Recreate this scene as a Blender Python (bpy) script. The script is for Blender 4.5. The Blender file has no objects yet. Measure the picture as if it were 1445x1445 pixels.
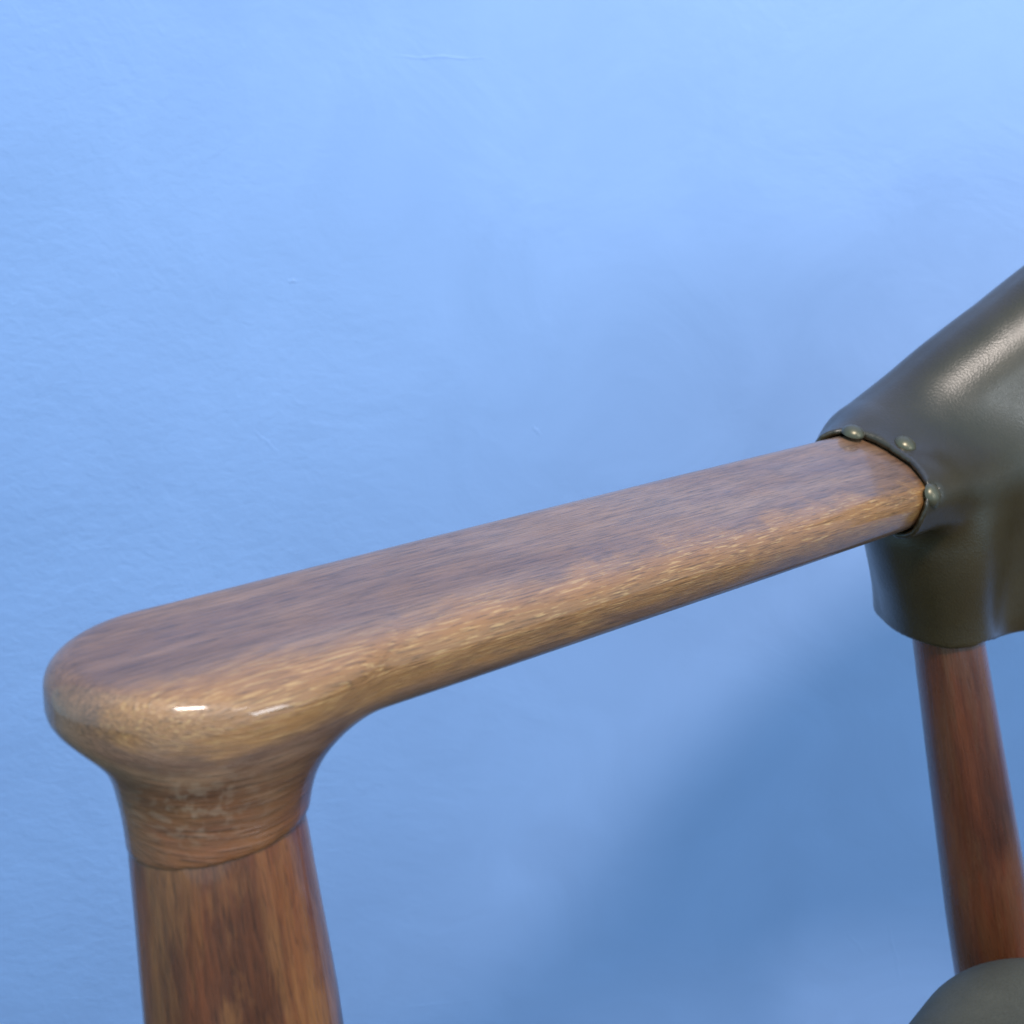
import bpy, math, random
import numpy as np
from mathutils import Vector, Matrix

random.seed(4)
scene = bpy.context.scene
col = scene.collection

# ---------------------------------------------------------------- camera
PITCH, ROLL = math.radians(18), math.radians(6)
CAM = np.array([0.0, 0.0, 0.80])
_r0 = np.array([1.0, 0, 0]); _u0 = np.array([0, math.sin(PITCH), math.cos(PITCH)])
FWD = np.array([0, math.cos(PITCH), -math.sin(PITCH)])
RGT = math.cos(ROLL) * _r0 - math.sin(ROLL) * _u0
UPV = math.sin(ROLL) * _r0 + math.cos(ROLL) * _u0
cam_d = bpy.data.cameras.new('camera'); cam = bpy.data.objects.new('camera', cam_d)
col.objects.link(cam); scene.camera = cam
m = Matrix.Identity(4)
for i in range(3):
    m[i][0] = RGT[i]; m[i][1] = UPV[i]; m[i][2] = -FWD[i]; m[i][3] = CAM[i]
cam.matrix_world = m
FPX = 1481.0
cam_d.sensor_width = 36.0; cam_d.lens = 36.0 * FPX / 1445.0
cam_d.clip_start = 0.01; cam_d.clip_end = 50
cam_d.dof.use_dof = True; cam_d.dof.focus_distance = 0.345; cam_d.dof.aperture_fstop = 18.0
scene.view_settings.view_transform = 'Standard'; scene.view_settings.look = 'None'
scene.view_settings.exposure = 0.0

def P(px, py, d):                      # measured point of the photo at a depth in metres
    return CAM + d * (FWD + RGT * (px - 722.5) / FPX + UPV * (722.5 - py) / FPX)

# ---------------------------------------------------------------- world and lamps
w = bpy.data.worlds.new('World'); scene.world = w; w.use_nodes = True
bg = w.node_tree.nodes['Background']
bg.inputs[0].default_value = (0.42, 0.76, 1.0, 1); bg.inputs[1].default_value = 1.24

def area(name, loc, target, sx, sy, power, colr):
    l = bpy.data.lights.new(name, 'AREA'); l.shape = 'RECTANGLE'; l.size = sx; l.size_y = sy
    l.energy = power; l.color = colr
    o = bpy.data.objects.new(name, l); col.objects.link(o); o.location = loc
    d = Vector(target) - Vector(loc)
    o.rotation_euler = d.to_track_quat('-Z', 'Y').to_euler()
    return o
area('ceiling_lamp', (0.45, -0.50, 2.10), (0.15, 0.6, 0.7), 0.42, 0.24, 31.5, (1.0, 0.885, 0.815))
area('ceiling_lamp', (1.75, -0.95, 1.95), (0.0, 0.4, 0.7), 0.40, 0.30, 3.5, (1.0, 0.92, 0.87))
area('window_light', (1.35, -0.62, 0.98), (-0.05, 0.25, 0.70), 0.34, 0.26, 5, (0.9, 0.95, 1.0))

# ---------------------------------------------------------------- helpers
def smin(a, b, k):
    h = np.clip(0.5 + 0.5 * (b - a) / k, 0, 1)
    return b + (a - b) * h - k * h * (1 - h)
def smax(a, b, k): return -smin(-a, -b, k)
def unit(v): v = np.asarray(v, float); return v / np.linalg.norm(v)
def sstep(a, b, x):
    t = np.clip((x - a) / (b - a), 0, 1); return t * t * (3 - 2 * t)

def surface_net(f, lo, hi, h, axes=None, newton=4):
    """f(points Nx3 world)->N ; grid in the frame given by axes (rows) with origin 0."""
    A = np.eye(3) if axes is None else np.array(axes)
    lo = np.array(lo, float); n = np.ceil((np.array(hi) - lo) / h).astype(int) + 1
    gx, gy, gz = [lo[i] + h * np.arange(n[i]) for i in range(3)]
    vals = np.empty(n)
    Y, Z = np.meshgrid(gy, gz, indexing='ij')
    for i, x in enumerate(gx):
        q = np.stack([np.full(Y.size, x), Y.ravel(), Z.ravel()], 1)
        vals[i] = f(q @ A).reshape(Y.shape)
    ins = vals < 0
    c = ins[:-1, :-1, :-1].astype(np.int8)
    s = np.zeros(c.shape, np.int8)
    for dx in (0, 1):
        for dy in (0, 1):
            for dz in (0, 1):
                s += ins[dx:n[0]-1+dx, dy:n[1]-1+dy, dz:n[2]-1+dz]
    act = (s > 0) & (s < 8)
    idx = -np.ones(act.shape, int); cells = np.argwhere(act); idx[act] = np.arange(len(cells))
    acc = np.zeros((len(cells), 3)); cnt = np.zeros(len(cells))
    corners = [(a, b, c_) for a in (0, 1) for b in (0, 1) for c_ in (0, 1)]
    for a in corners:
        for ax in range(3):
            if a[ax]: continue
            b = list(a); b[ax] = 1
            va = vals[cells[:, 0]+a[0], cells[:, 1]+a[1], cells[:, 2]+a[2]]
            vb = vals[cells[:, 0]+b[0], cells[:, 1]+b[1], cells[:, 2]+b[2]]
            mk = (va < 0) != (vb < 0)
            t = np.where(mk, va / np.where(mk, va - vb, 1), 0)
            p = np.array(a, float)[None] + 0 * acc
            p[:, ax] = t
            acc += p * mk[:, None]; cnt += mk
    v = lo + h * (cells + acc / cnt[:, None])
    faces = []
    for ax in range(3):
        o1, o2 = [(1, 2), (2, 0), (0, 1)][ax]
        sl = [slice(1, -1)] * 3
        a = np.take(ins, np.arange(0, n[ax]-1), ax); b = np.take(ins, np.arange(1, n[ax]), ax)
        e = np.argwhere(a != b)
        ok = (e[:, o1] > 0) & (e[:, o2] > 0) & (e[:, o1] < n[o1]-1) & (e[:, o2] < n[o2]-1)
        e = e[ok]
        def get(d1, d2):
            q = e.copy(); q[:, o1] -= d1; q[:, o2] -= d2; return idx[q[:, 0], q[:, 1], q[:, 2]]
        F = np.stack([get(1, 1), get(0, 1), get(0, 0), get(1, 0)], 1)
        flip = ~a[e[:, 0], e[:, 1], e[:, 2]]
        F[flip] = F[flip][:, ::-1]; faces.append(F)
    F = np.concatenate(faces)
    v = v @ A
    eps = 2e-4
    for _ in range(newton):
        g = np.stack([(f(v + eps * np.eye(3)[i]) - f(v - eps * np.eye(3)[i])) / (2 * eps) for i in range(3)], 1)
        g2 = (g * g).sum(1)
        stp = (f(v) / np.maximum(g2, 0.15))[:, None] * g
        ln = np.linalg.norm(stp, axis=1, keepdims=True)
        v = v - stp * np.minimum(1, 0.5 * h / np.maximum(ln, 1e-9))
    for _ in range(2):                 # relax stray vertices towards their neighbours
        s_ = np.zeros_like(v); c_ = np.zeros(len(v))
        for i in range(4):
            for j in (1, 3):
                np.add.at(s_, F[:, i], v[F[:, (i + j) % 4]]); np.add.at(c_, F[:, i], 1)
        avg = s_ / np.maximum(c_, 1)[:, None]
        bad = np.linalg.norm(v - avg, axis=1) > 0.33 * h
        v = np.where(bad[:, None], avg, v * 0.6 + avg * 0.4)
    return v, F

def mesh_obj(name, v, F, mat, parent=None, grain=None, base=(0, 0, 0), smooth=True):
    me = bpy.data.meshes.new(name)
    me.from_pydata((np.asarray(v) - np.asarray(base)).tolist(), [], np.asarray(F).tolist() if not isinstance(F, list) else F)
    me.materials.append(mat)
    if smooth: me.polygons.foreach_set('use_smooth', [True] * len(me.polygons))
    if grain is not None:
        at = me.attributes.new('grain', 'FLOAT_VECTOR', 'POINT')
        at.data.foreach_set('vector', np.asarray(grain, np.float32).ravel())
    me.update()
    o = bpy.data.objects.new(name, me); col.objects.link(o)
    if parent: o.parent = parent
    return o

# ---------------------------------------------------------------- materials
class NT:
    def __init__(s, name):
        s.mat = bpy.data.materials.new(name); s.mat.use_nodes = True
        s.t = s.mat.node_tree; s.b = s.t.nodes['Principled BSDF']
    def n(s, typ, **kw):
        o = s.t.nodes.new(typ)
        for k, v in kw.items(): setattr(o, k, v)
        return o
    def l(s, a, b): s.t.links.new(a, b)
    def mapped(s, src, scale, loc=(0, 0, 0)):
        mp = s.n('ShaderNodeMapping'); s.l(src, mp.inputs[0]); mp.inputs[3].default_value = scale; mp.inputs[1].default_value = loc
        return mp.outputs[0]
    def noise(s, vec, scale=1, detail=3, rough=0.5, dist=0):
        o = s.n('ShaderNodeTexNoise'); s.l(vec, o.inputs['Vector'])
        o.inputs['Scale'].default_value = scale; o.inputs['Detail'].default_value = detail
        o.inputs['Roughness'].default_value = rough; o.inputs['Distortion'].default_value = dist
        return o.outputs[0]
    def ramp(s, fac, pts):
        o = s.n('ShaderNodeValToRGB'); s.l(fac, o.inputs[0]); cr = o.color_ramp
        while len(cr.elements) < len(pts): cr.elements.new(0.5)
        for e, (p, c) in zip(cr.elements, pts):
            e.position = p; e.color = (c, c, c, 1) if isinstance(c, (int, float)) else (*c, 1)
        return o.outputs[0]
    def mix(s, fac, a, b, mode='MIX'):
        o = s.n('ShaderNodeMix', data_type='RGBA', blend_type=mode)
        for k, x in ((0, fac), (6, a), (7, b)):
            if isinstance(x, (int, float)): o.inputs[k].default_value = x
            elif isinstance(x, tuple): o.inputs[k].default_value = (*x, 1)
            else: s.l(x, o.inputs[k])
        return o.outputs[2]
    def math(s, op, a, b=0.0):
        o = s.n('ShaderNodeMath', operation=op)
        for k, x in ((0, a), (1, b)):
            if isinstance(x, (int, float)): o.inputs[k].default_value = x
            else: s.l(x, o.inputs[k])
        return o.outputs[0]
    def bump(s, h, strength, dist, prev=None):
        o = s.n('ShaderNodeBump'); o.inputs['Strength'].default_value = strength; o.inputs['Distance'].default_value = dist
        s.l(h, o.inputs['Height'])
        if prev: s.l(prev, o.inputs['Normal'])
        return o.outputs[0]

def wood(name, dark, mid, light, worn, bx=38, fm_=0.6, pm_=0.55, rough=(0.28, 0.5), seam=None, arm=False):
    """grain attribute: x runs along the fibre, in metres"""
    T = NT(name)
    g = T.n('ShaderNodeAttribute', attribute_name='grain').outputs['Vector']
    broad = T.noise(T.mapped(g, (9, 60, 60)), 1, 4, 0.55, 0.6)
    fine = T.noise(T.mapped(g, (42, 1300, 1300)), 1, 4, 0.6, 0.3)
    pore = T.noise(T.mapped(g, (110, 2100, 2100), (3, 1, 2)), 1, 3, 0.5, 0.2)
    blot = T.noise(T.mapped(g, (bx, 90 if bx < 30 else 55, 90 if bx < 30 else 55), (1, 5, 2)), 1, 5, 0.62, 0.4)
    c = T.ramp(broad, [(0.30, dark), (0.50, mid), (0.70, light)])
    fm = T.ramp(fine, [(0.34, 0.50), (0.52, 1.0), (0.72, 1.4)])
    c = T.mix(fm_, c, fm, 'MULTIPLY')
    rings = T.noise(T.mapped(g, (4, 85, 85), (2, 4, 1)), 1, 2, 0.4, 0.5)
    rl = T.math('FRACT', T.math('MULTIPLY', rings, 11.0))
    c = T.mix(0.42, c, T.ramp(rl, [(0.0, 0.62), (0.10, 0.80), (0.35, 1.08), (0.90, 1.0), (1.0, 0.62)]), 'MULTIPLY')
    wm = T.ramp(blot, [(0.44, 0.0), (0.62, 1.0)])
    if arm:                            # varnish worn on rounded inner side; top's dull wall reflection put into colour
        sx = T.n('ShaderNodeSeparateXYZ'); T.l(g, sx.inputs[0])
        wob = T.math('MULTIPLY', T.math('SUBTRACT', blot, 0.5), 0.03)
        e = T.math('ADD', sx.outputs[1], wob)
        e = T.math('ADD', e, T.math('MULTIPLY', T.math('SUBTRACT', fine, 0.5), 0.012))
        e = T.math('SUBTRACT', e, T.math('MULTIPLY', sx.outputs[0], 0.013))
        side = T.ramp(T.math('ADD', T.math('MULTIPLY', e, 30.0), 0.40), [(0.72, 0.0), (0.98, 1.0)])
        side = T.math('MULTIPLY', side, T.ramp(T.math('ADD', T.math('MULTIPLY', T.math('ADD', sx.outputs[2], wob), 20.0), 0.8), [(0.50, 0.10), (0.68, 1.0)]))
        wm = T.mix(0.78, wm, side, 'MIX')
        nk = T.ramp(T.math('ADD', T.math('MULTIPLY', T.math('ADD', sx.outputs[2], wob), 20.0), 0.8), [(0.30, (0.80, 0.50, 0.33)), (0.50, (0.50, 0.33, 0.20)), (0.66, (1, 1, 1))])  # neck's browner tone, with shade under the flared rim painted in
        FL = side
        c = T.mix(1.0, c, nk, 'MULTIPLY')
    c = T.mix(T.math('MULTIPLY', wm, 0.85), c, worn)
    c = T.mix(pm_, c, T.ramp(pore, [(0.37, 0.25), (0.45, 0.97), (0.70, 1.12)]), 'MULTIPLY')
    if arm:
        fk = T.noise(T.mapped(g, (120, 1500, 1500), (9, 2, 5)), 1, 3, 0.55, 0.3)
        c = T.mix(T.math('MULTIPLY', FL, T.ramp(fk, [(0.55, 0.0), (0.66, 0.5)])), c, (0.55, 0.33, 0.13))
    if arm:                            # pale scuffs on the neck
        o = T.n('ShaderNodeAttribute', attribute_name='scuff')
        sc = T.noise(T.mapped(g, (520, 520, 520), (7, 1, 0)), 1, 4, 0.6, 0.3)
        sm = T.math('MULTIPLY', T.ramp(sc, [(0.52, 0.0), (0.60, 1.0)]), o.outputs['Fac'])
        c = T.mix(T.math('MULTIPLY', sm, 0.42), c, (0.42, 0.33, 0.24))
    T.l(c, T.b.inputs['Base Color'])
    r = T.ramp(T.noise(T.mapped(g, (30, 90, 90), (0, 3, 0)), 1, 4), [(0.3, rough[0]), (0.7, rough[1])])
    T.l(r, T.b.inputs['Roughness'])
    T.b.inputs['Coat Weight'].default_value = 0.62; T.b.inputs['Coat Roughness'].default_value = 0.09
    b1 = T.bump(pore, 0.45, 0.0006); b2 = T.bump(fine, 0.30, 0.0008, b1)
    T.l(b2, T.b.inputs['Normal'])
    return T.mat

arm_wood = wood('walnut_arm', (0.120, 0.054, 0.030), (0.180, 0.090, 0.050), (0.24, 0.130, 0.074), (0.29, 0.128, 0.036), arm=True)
leg_wood = wood('walnut_leg', (0.045, 0.011, 0.004), (0.090, 0.026, 0.009), (0.17, 0.042, 0.012), (0.25, 0.098, 0.030), bx=14, fm_=0.55, pm_=0.45)
rear_wood = wood('mahogany_leg', (0.045, 0.010, 0.004), (0.100, 0.023, 0.008), (0.14, 0.036, 0.013), (0.11, 0.040, 0.016), bx=12, rough=(0.2, 0.34), fm_=0.4, pm_=0.25)

def leather(name, c1, c2, rough, coat):
    T = NT(name); T.b.inputs['Specular IOR Level'].default_value = 0.36
    g = T.n('ShaderNodeTexCoord').outputs['Object']
    n1 = T.noise(g, 14, 4, 0.6); n2 = T.noise(g, 900, 3, 0.6); n3 = T.noise(g, 60, 3)
    c = T.ramp(n1, [(0.3, c1), (0.7, c2)])
    c = T.mix(0.35, c, T.ramp(n2, [(0.3, 0.6), (0.6, 1.15)]), 'MULTIPLY')
    T.l(c, T.b.inputs['Base Color'])
    T.l(T.ramp(n3, [(0.3, rough - 0.05), (0.7, rough + 0.07)]), T.b.inputs['Roughness'])
    T.b.inputs['Coat Weight'].default_value = coat; T.b.inputs['Coat Roughness'].default_value = 0.36
    v = T.n('ShaderNodeTexVoronoi'); T.l(g, v.inputs['Vector']); v.inputs['Scale'].default_value = 1100
    b = T.bump(v.outputs['Distance'], 0.28, 0.0004); b = T.bump(n3, 0.2, 0.002, b)
    T.l(b, T.b.inputs['Normal'])
    return T.mat
olive = leather('olive_leather', (0.024, 0.015, 0.004), (0.038, 0.024, 0.007), 0.33, 0.48)
suede = leather('grey_leather', (0.045, 0.040, 0.028), (0.085, 0.076, 0.055), 0.58, 0.0)
T = NT('aged_brass')
T.b.inputs['Base Color'].default_value = (0.11, 0.095, 0.060, 1); T.b.inputs['Metallic'].default_value = 0.55
g = T.n('ShaderNodeTexCoord').outputs['Object']
T.l(T.ramp(T.noise(g, 300, 3), [(0.3, 0.26), (0.7, 0.42)]), T.b.inputs['Roughness'])
brass = T.mat

T = NT('blue_wall_paint')
g = T.n('ShaderNodeTexCoord').outputs['Object']
n1 = T.noise(g, 2.2, 4, 0.6); n2 = T.noise(T.mapped(g, (1, 1, 1.5)), 75, 4, 0.6, 0.5); n3 = T.noise(g, 9, 4, 0.6, 0.8)
n4 = T.noise(g, 320, 3, 0.6)
c = T.ramp(n1, [(0.3, (0.270, 0.402, 0.712)), (0.7, (0.280, 0.418, 0.732))])
c = T.mix(0.5, c, T.ramp(n3, [(0.3, 0.93), (0.7, 1.06)]), 'MULTIPLY')
T.l(c, T.b.inputs['Base Color'])
T.l(T.ramp(n3, [(0.3, 0.42), (0.7, 0.60)]), T.b.inputs['Roughness'])
sx = T.n('ShaderNodeSeparateXYZ'); T.l(g, sx.inputs[0])
pm = T.ramp(T.math('ADD', T.math('MULTIPLY', sx.outputs[0], -1.6), T.math('MULTIPLY', n1, 0.8)), [(0.45, 0.07), (1.05, 1.0)])   # coarser roller stipple on this stretch of plaster
n2 = T.math('MULTIPLY', n2, pm)
b = T.bump(n3, 0.15, 0.008); b = T.bump(n2, 0.42, 0.0022, b); b = T.bump(n4, 0.12, 0.0006, b)
T.l(b, T.b.inputs['Normal'])
wall_m = T.mat
T = NT('floor_boards'); g = T.n('ShaderNodeTexCoord').outputs['Object']
T.l(T.ramp(T.noise(T.mapped(g, (2, 30, 1)), 1, 4), [(0.3, (0.13, 0.08, 0.05)), (0.7, (0.22, 0.14, 0.09))]), T.b.inputs['Base Color'])
T.b.inputs['Roughness'].default_value = 0.5
floor_m = T.mat

# ---------------------------------------------------------------- setting
WALL_Y = 0.765; FLOOR_Z = -0.10
WA = math.radians(-6)
def quad(name, pts, mat):
    o = mesh_obj(name, pts, [[0, 1, 2, 3]], mat, smooth=False); o['kind'] = 'structure'; return o
wd = np.array([math.cos(WA), math.sin(WA), 0]); wc = np.array([0, WALL_Y, 0])
wall = quad('wall', [wc - 3 * wd + [0, 0, FLOOR_Z], wc + 3 * wd + [0, 0, FLOOR_Z], wc + 3 * wd + [0, 0, 2.6], wc - 3 * wd + [0, 0, 2.6]], wall_m)
wn = np.array([wd[1], -wd[0], 0])
def on_wall(px, py):
    dr = P(px, py, 1.0) - CAM
    return CAM + dr * (((wc - CAM) @ wn) / (dr @ wn))
def ridge(p0, p1, wdt, hgt):           # low raised brush mark or paint speck on the wall
    p0, p1 = on_wall(*p0), on_wall(*p1); L = np.linalg.norm(p1 - p0); t = (p1 - p0) / L; b_ = np.cross(wn, t)
    V, Fc = [], []; N = 16; M = 7
    for i in range(N + 1):
        e_ = math.sin(math.pi * (0.02 + 0.96 * i / N)) ** 0.6 * (0.8 + 0.2 * math.sin(i * 2.3))
        for j in range(M + 1):
            c_ = j / M * 2 - 1
            V.append(p0 + t * L * i / N + b_ * (c_ * wdt * e_ + 0.0006 * math.sin(i * 0.9)) + wn * (0.55 * hgt * e_ * (1 - c_ * c_) - 0.00005))
    for i in range(N):
        for j in range(M): Fc.append([i*(M+1)+j, (i+1)*(M+1)+j, (i+1)*(M+1)+j+1, i*(M+1)+j+1])
    mesh_obj('paint_ridge', V, Fc, wall_m, wall)
for a_, b_, w_, h_ in (((545, 80), (690, 82), 0.0016, 0.0005), ((405, 397), (420, 396), 0.0018, 0.0010), ((50, 1408), (200, 1412), 0.0014, 0.0005),
                       ((545, 1424), (680, 1410), 0.0014, 0.0005), ((750, 600), (764, 615), 0.0018, 0.0007), ((355, 605), (395, 640), 0.0022, 0.0006),
                       ((1140, 1115), (1150, 1118), 0.0012, 0.0008), ((1190, 1310), (1225, 1350), 0.0020, 0.0005), ((1250, 1290), (1275, 1400), 0.0022, 0.0005)):
    ridge(a_, b_, w_, h_)
quad('floor', [(-3, -2.5, FLOOR_Z), (3, -2.5, FLOOR_Z), (3, 1.3, FLOOR_Z), (-3, 1.3, FLOOR_Z)], floor_m)

# ---------------------------------------------------------------- the chair: skeleton in metres
ZUP = np.array([0, 0, 1.0])
FP1 = P(313, 1200, 0.242); FP0 = P(347, 1445, 0.252)       # front post axis, seam and lower point
fdir = unit(FP1 - FP0)
FP_TOP = FP1 + fdir * 0.035
A = P(305, 942, 0.243); B = P(1335, 647, 0.500)            # arm centre line, above the two posts
AL = np.linalg.norm(B - A); AX = (B - A) / AL
def arm_frame(x):
    tw = np.radians(ARM_TWIST[0] + (ARM_TWIST[1] - ARM_TWIST[0]) * np.clip(x / AL, 0, 1))
    n0 = unit(ZUP - AX * AX[2]); s0 = np.cross(AX, n0)     # s0 points to the sitter's side (towards the camera)
    return n0, s0, tw
ARM_TWIST = (8.0, 24.0)
ARM_E = 0.0375
def arm_local(p):
    q = p - A; x = q @ AX
    n0, s0, tw = arm_frame(x)
    u = q @ s0; wv = q @ n0
    c, s = np.cos(tw), np.sin(tw)
    return x, u * c - wv * s, u * s + wv * c
def arm_width(x): return np.interp(x, [-0.05, 0.0, 0.08, 0.2, 0.33, 0.5], [0.0270, 0.0270, 0.0272, 0.0275, 0.0275, 0.028])
def arm_thick(x): return np.interp(x, [-0.05, 0.0, 0.08, 0.2, 0.33, 0.5], [0.0082, 0.0090, 0.0095, 0.0100, 0.0102, 0.0104])
def arm_plan(p):
    x, u, wv = arm_local(p); a = arm_width(x)
    xn = np.minimum(x + ARM_E - 0.030, 0)
    return np.sqrt((xn / 0.030) ** 2 + (u / a) ** 2) * a - a
def arm_body(p, grow=0.0):
    x, u, wv = arm_local(p)
    a = arm_width(x); b = arm_thick(x)
    wv = wv + 1.6 * u * u                                  # crowned top
    # plan outline: straight sides, elliptical nose
    R = 0.030
    xn = np.minimum(x + ARM_E - R, 0)
    ln = np.sqrt((xn / R) ** 2 + (u / a) ** 2) * a
    du = ln - a
    r = b * 0.74
    qx = du + r; qz = np.abs(wv) - b + r
    d = np.minimum(np.maximum(qx, qz), 0) + np.hypot(np.maximum(qx, 0), np.maximum(qz, 0)) - r
    return d - grow
def cone(p, a, b, ra, rb):
    ab = b - a; L = np.linalg.norm(ab); ax = ab / L
    q = p - a; h = q @ ax; r = np.linalg.norm(q - h[:, None] * ax, axis=1)
    t = h / L
    return r - (ra + (rb - ra) * np.clip(t, -3, 3)), h
FR1, FR0 = 0.0201, 0.0226
def post_f(p, grow=0.0):
    r, h = cone(p, FP1, FP0, FR1, FR0)
    return r - grow, h
SIDE = unit(np.cross(AX, fdir))
def arm_sdf(p):
    b = arm_body(p)
    q = p - FP1; h = q @ fdir
    q = q - AX * (0.0052 * (np.clip(h, 0, 0.04) / 0.0255) ** 2)[:, None]
    sd = q @ SIDE; q = q + SIDE * (sd * 0.30 * sstep(0.006, 0.034, h))[:, None]
    r = np.linalg.norm(q - (q @ fdir)[:, None] * fdir, axis=1)
    neck = smax(r - (0.0203 + 0.0088 * (np.clip(h, 0, 1) / 0.0255) ** 3 / (1 + (np.clip(h, 0, 1) / 0.030) ** 4)), h - 0.038, 0.004)
    # seam: the joint dips at the near-left and rises to the right
    cut = 0.0068 - (q @ unit(fdir - 0.06 * RGT))
    neck = smax(neck, cut, 0.0012)
    d = smin(b, neck, 0.012)
    x = (p - A) @ AX
    return np.maximum(d, x - (AL + 0.005))

root = bpy.data.objects.new('armchair', None); col.objects.link(root); root.location = (0, 0, 0)
root['label'] = 'armchair with worn walnut arm, tapered legs and studded olive leather back by a blue wall'
root['category'] = 'armchair'

n0, s0, _ = arm_frame(0.0)
axes = [AX, s0, n0]
ac = np.array([A @ a for a in axes])
v, F = surface_net(arm_sdf, ac + [-0.050, -0.040, -0.075], ac + [AL + 0.01, 0.040, 0.022], 0.00105, axes)
x, u, wv = arm_local(v)
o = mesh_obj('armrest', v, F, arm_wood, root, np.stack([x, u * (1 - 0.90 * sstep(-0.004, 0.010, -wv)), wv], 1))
ctr = P(275, 1105, 0.225)
sc = np.exp(-(np.linalg.norm(v - ctr, axis=1) / 0.010) ** 2)
at = o.data.attributes.new('scuff', 'FLOAT', 'POINT'); at.data.foreach_set('value', sc.astype(np.float32))

def leg(name, top, d, prof, mat, z_end=FLOOR_Z, nseg=72):
    """turned leg: prof = [(distance below top, radius)] interpolated smoothly"""
    L = (top[2] - z_end) / -d[2]
    hs = np.unique(np.concatenate([np.linspace(0, L, 70), np.linspace(0, 0.006, 6)]))
    px_, pr = zip(*prof)
    rs = np.interp(hs, px_, pr)
    a = unit(np.cross(d, [0, 1, 0])); b = np.cross(d, a)
    th = np.linspace(0, 2 * math.pi, nseg, endpoint=False)
    V, G = [], []
    for h, r in zip(hs, rs):
        for t in th:
            V.append(top + d * h + r * (math.cos(t) * a + math.sin(t) * b)); G.append((h, r * math.cos(t), r * math.sin(t)))
    Fc = []
    for i in range(len(hs) - 1):
        for j in range(nseg):
            k = (j + 1) % nseg
            Fc.append([i*nseg+j, (i+1)*nseg+j, (i+1)*nseg+k, i*nseg+k])
    Fc.append(list(range(nseg))); Fc.append([(len(hs)-1)*nseg + j for j in range(nseg)][::-1])
    Fc = [f[::-1] for f in Fc]
    return mesh_obj(name, V, Fc, mat, root, G)
leg('leg', FP1 + fdir * 0.014, -fdir, [(0, FR1 - 0.0009), (0.0055, FR1 - 0.0006), (0.0082, FR1 - 0.0001), (0.014, FR1), (0.055, FR0), (0.20, 0.0265), (0.40, 0.021), (0.7, 0.014)], leg_wood)
RP1 = P(1338, 905, 0.500); RP0 = P(1404, 1350, 0.535)
rdir = unit(RP0 - RP1); RP_TOP = RP1 - rdir * 0.06
leg('leg', RP_TOP, rdir, [(0, 0.0150), (0.06, 0.0160), (0.21, 0.0205), (0.35, 0.021), (0.7, 0.014)], rear_wood)

# ---------------------------------------------------------------- leather back
XO = AL - 0.083                        # where the sleeve ends on the arm
plan = unit([AX[0], AX[1], 0])
def rotz(v_, a): return np.array([v_[0]*math.cos(a)-v_[1]*math.sin(a), v_[0]*math.sin(a)+v_[1]*math.cos(a), 0])
HD = unit([0.97, 0.22, 0]); RB = 0.33
PB = np.array([B[0], B[1], 0]) + HD * 0.0
OC = PB + RB * np.array([HD[1], -HD[0], 0])
ZB = RP1[2] + 0.005
a0 = math.atan2(PB[1] - OC[1], PB[0] - OC[0])
def back_slab(p):
    dx = p[:, 0] - OC[0]; dy = p[:, 1] - OC[1]
    r = np.hypot(dx, dy); s = (a0 - np.arctan2(dy, dx)) * RB; n = r - RB
    zt = np.interp(s, [-0.06, -0.03, 0.0, 0.03, 0.06, 0.10, 0.15, 0.5], B[2] + np.array([0.020, 0.036, 0.052, 0.067, 0.087, 0.108, 0.122, 0.126]))
    zt = 0.5 * zt + 0.25 * np.interp(s - 0.02, [-0.06, 0.10, 0.20], [B[2] + 0.018, B[2] + 0.110, B[2] + 0.126]) + 0.25 * np.interp(s + 0.02, [-0.06, 0.10, 0.20], [B[2] + 0.018, B[2] + 0.110, B[2] + 0.126])
    zb = ZB - 0.026
    n = n - 0.25 * np.clip(p[:, 2] - B[2], 0, 1) ** 1.0        # leans back
    th = 0.024
    zc = (zt + zb) / 2; hz = (zt - zb) / 2
    S1 = 0.24; S0 = -0.032 - 0.034 * sstep(B[2] - 0.028, B[2] + 0.004, p[:, 2])
    rr = 0.021
    qs = np.abs(s - (S0 + S1) / 2) - (S1 - S0) / 2 + rr
    qn = np.abs(n) - th + rr
    qz = (np.abs(p[:, 2] - zc) - hz) * 0.75 + rr
    out = np.sqrt(np.maximum(qs, 0)**2 + np.maximum(qn, 0)**2 + np.maximum(qz, 0)**2)
    return np.minimum(np.maximum(np.maximum(qs, qn), qz), 0) + out - rr
STUDS = []
def back_base(p):
    x, u, wv = arm_local(p)
    sl = np.maximum(arm_body(p, 0.0034), x - (AL + 0.01))
    q = p - RP1; h = -(q @ rdir); r = np.linalg.norm(q + h[:, None] * rdir, axis=1)
    rad = 0.0182 + 0.010 * sstep(0.0, 0.06, h)
    sock = smax(r - rad, h - 0.075, 0.02)
    d = smin(sl, sock, 0.012)
    d = smin(d, back_slab(p), 0.024)
    return d
def back_sdf(p):
    d = back_base(p)
    x, u, wv = arm_local(p)
    for c_, a_, s_ in DENTS:
        d = d + a_ * np.exp(-(np.linalg.norm(p - c_, axis=1) / s_) ** 2)
    d = smax(d, XO + 0.020 * np.clip(1 - (u / 0.029) ** 2, 0, 1) * sstep(-0.016, -0.002, wv) + 0.010 * np.clip(-u / 0.028, 0, 1) - x + 0.25 * np.clip(-wv - 0.010, 0, 1), 0.0015)
    d = smax(d, ZB - 0.009 * sstep(RP1[0] + 0.008, RP1[0] + 0.030, p[:, 0]) + 0.0008 * np.sin(p[:, 0] * 150) - p[:, 2], 0.0012)
    d = smax(d, -smax(arm_body(p, 0.0008), x - XO - 0.030, 0.001), 0.001)
    return d
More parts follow.
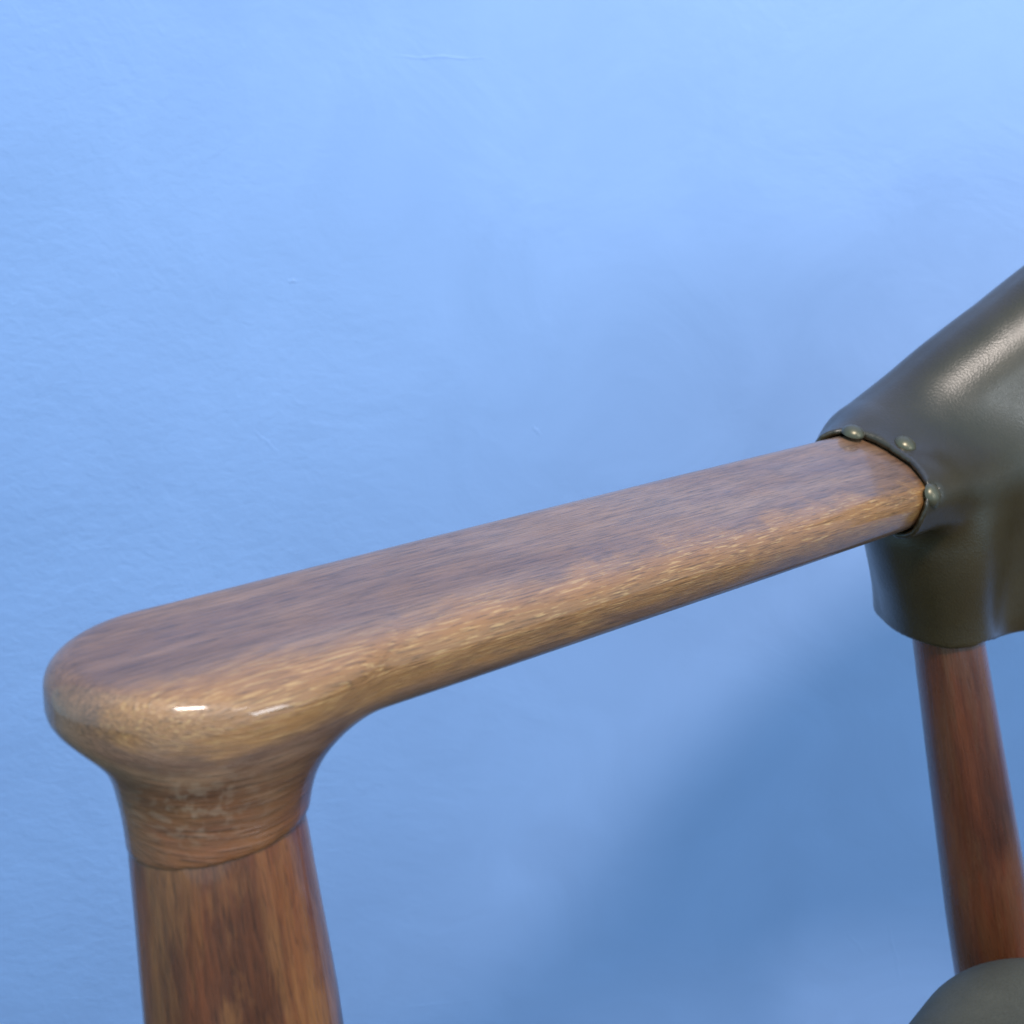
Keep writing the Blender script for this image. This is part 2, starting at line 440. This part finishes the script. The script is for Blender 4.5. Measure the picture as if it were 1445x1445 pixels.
def hit(px, py, f):                    # where a sight line through the photo meets the surface
    d = 0.30; dr = P(px, py, 1.0) - CAM
    for _ in range(200):
        val = float(f((CAM + d * dr)[None])[0])
        d += val * 0.5
        if abs(val) < 1e-5: break
    p = CAM + d * dr
    g = np.array([float(f((p + 5e-4 * e)[None])[0] - f((p - 5e-4 * e)[None])[0]) for e in np.eye(3)])
    return p, unit(g)
studs = [hit(px, py, back_base) for px, py in ((1205, 607), (1279, 624), (1319, 698))]
DENTS = [(p, 0.0011, 0.0085) for p, n in studs]
cp, cn = hit(1322, 655, back_base); DENTS.append((cp, -0.0011, 0.008))
cp, cn = hit(1345, 730, back_base); DENTS.append((cp, -0.0010, 0.008))
lo = np.array([B[0] - 0.11, B[1] - 0.24, ZB - 0.01]); hi = np.array([B[0] + 0.36, B[1] + 0.12, B[2] + 0.20])
v, F = surface_net(back_sdf, lo, hi, 0.0013)
back = mesh_obj('backrest', v, F, olive, root)

def dome(c, nrm, r, hgt):
    t = unit(np.cross(nrm, [0.3, 0.1, 1])); b = np.cross(nrm, t); V = []; Fc = []; ns, nr = 20, 7
    for i in range(nr):
        ph = math.pi / 2 * i / (nr - 1) * 0.985
        for j in range(ns):
            a = 2 * math.pi * j / ns
            V.append(c + r * math.cos(ph) * (math.cos(a) * t + math.sin(a) * b) + nrm * hgt * math.sin(ph))
    for i in range(nr - 1):
        for j in range(ns):
            k = (j + 1) % ns; Fc.append([i*ns+j, i*ns+k, (i+1)*ns+k, (i+1)*ns+j])
    Fc.append([(nr-1)*ns+j for j in range(ns)]); return V, Fc
for p, n in studs:
    c = p - n * 0.0016
    V, Fc = dome(c, n, 0.0050, 0.0034)
    mesh_obj('stud', V, Fc, brass, back)

# ---------------------------------------------------------------- seat
SC = P(1416, 1304, 0.500)
sx_ = plan; sy_ = np.array([plan[1], -plan[0], 0])
def seat_sdf(p):
    q = p - SC
    a = q @ sx_; b = q @ sy_; z = q[:, 2]
    hx, hy, hz, rr = 0.24, 0.26, 0.035, 0.030
    # back-left corner sits against the rear leg
    xx = a + hx - 0.012; yy = b - hy + 0.016; zz = z + hz + 0.0 - 0.006 * np.cos(np.clip(yy / hy, -1, 1) * 1.5) 
    qx = np.abs(xx) - hx + rr + 0.03; qy = np.abs(yy) - hy + rr + 0.03; qz = np.abs(zz) - hz + rr
    pl = np.hypot(np.maximum(qx, 0), np.maximum(qy, 0)) + np.minimum(np.maximum(qx, qy), 0) - 0.03
    return np.hypot(np.maximum(pl, 0), np.maximum(qz, 0)) + np.minimum(np.maximum(pl, qz), 0) - rr
sa = [sx_, sy_, ZUP]; s_c = np.array([SC @ a for a in sa])
v, F = surface_net(seat_sdf, s_c + [-0.52, -0.06, -0.09], s_c + [0.06, 0.56, 0.03], 0.004, sa)
mesh_obj('seat', v, F, suede, root)
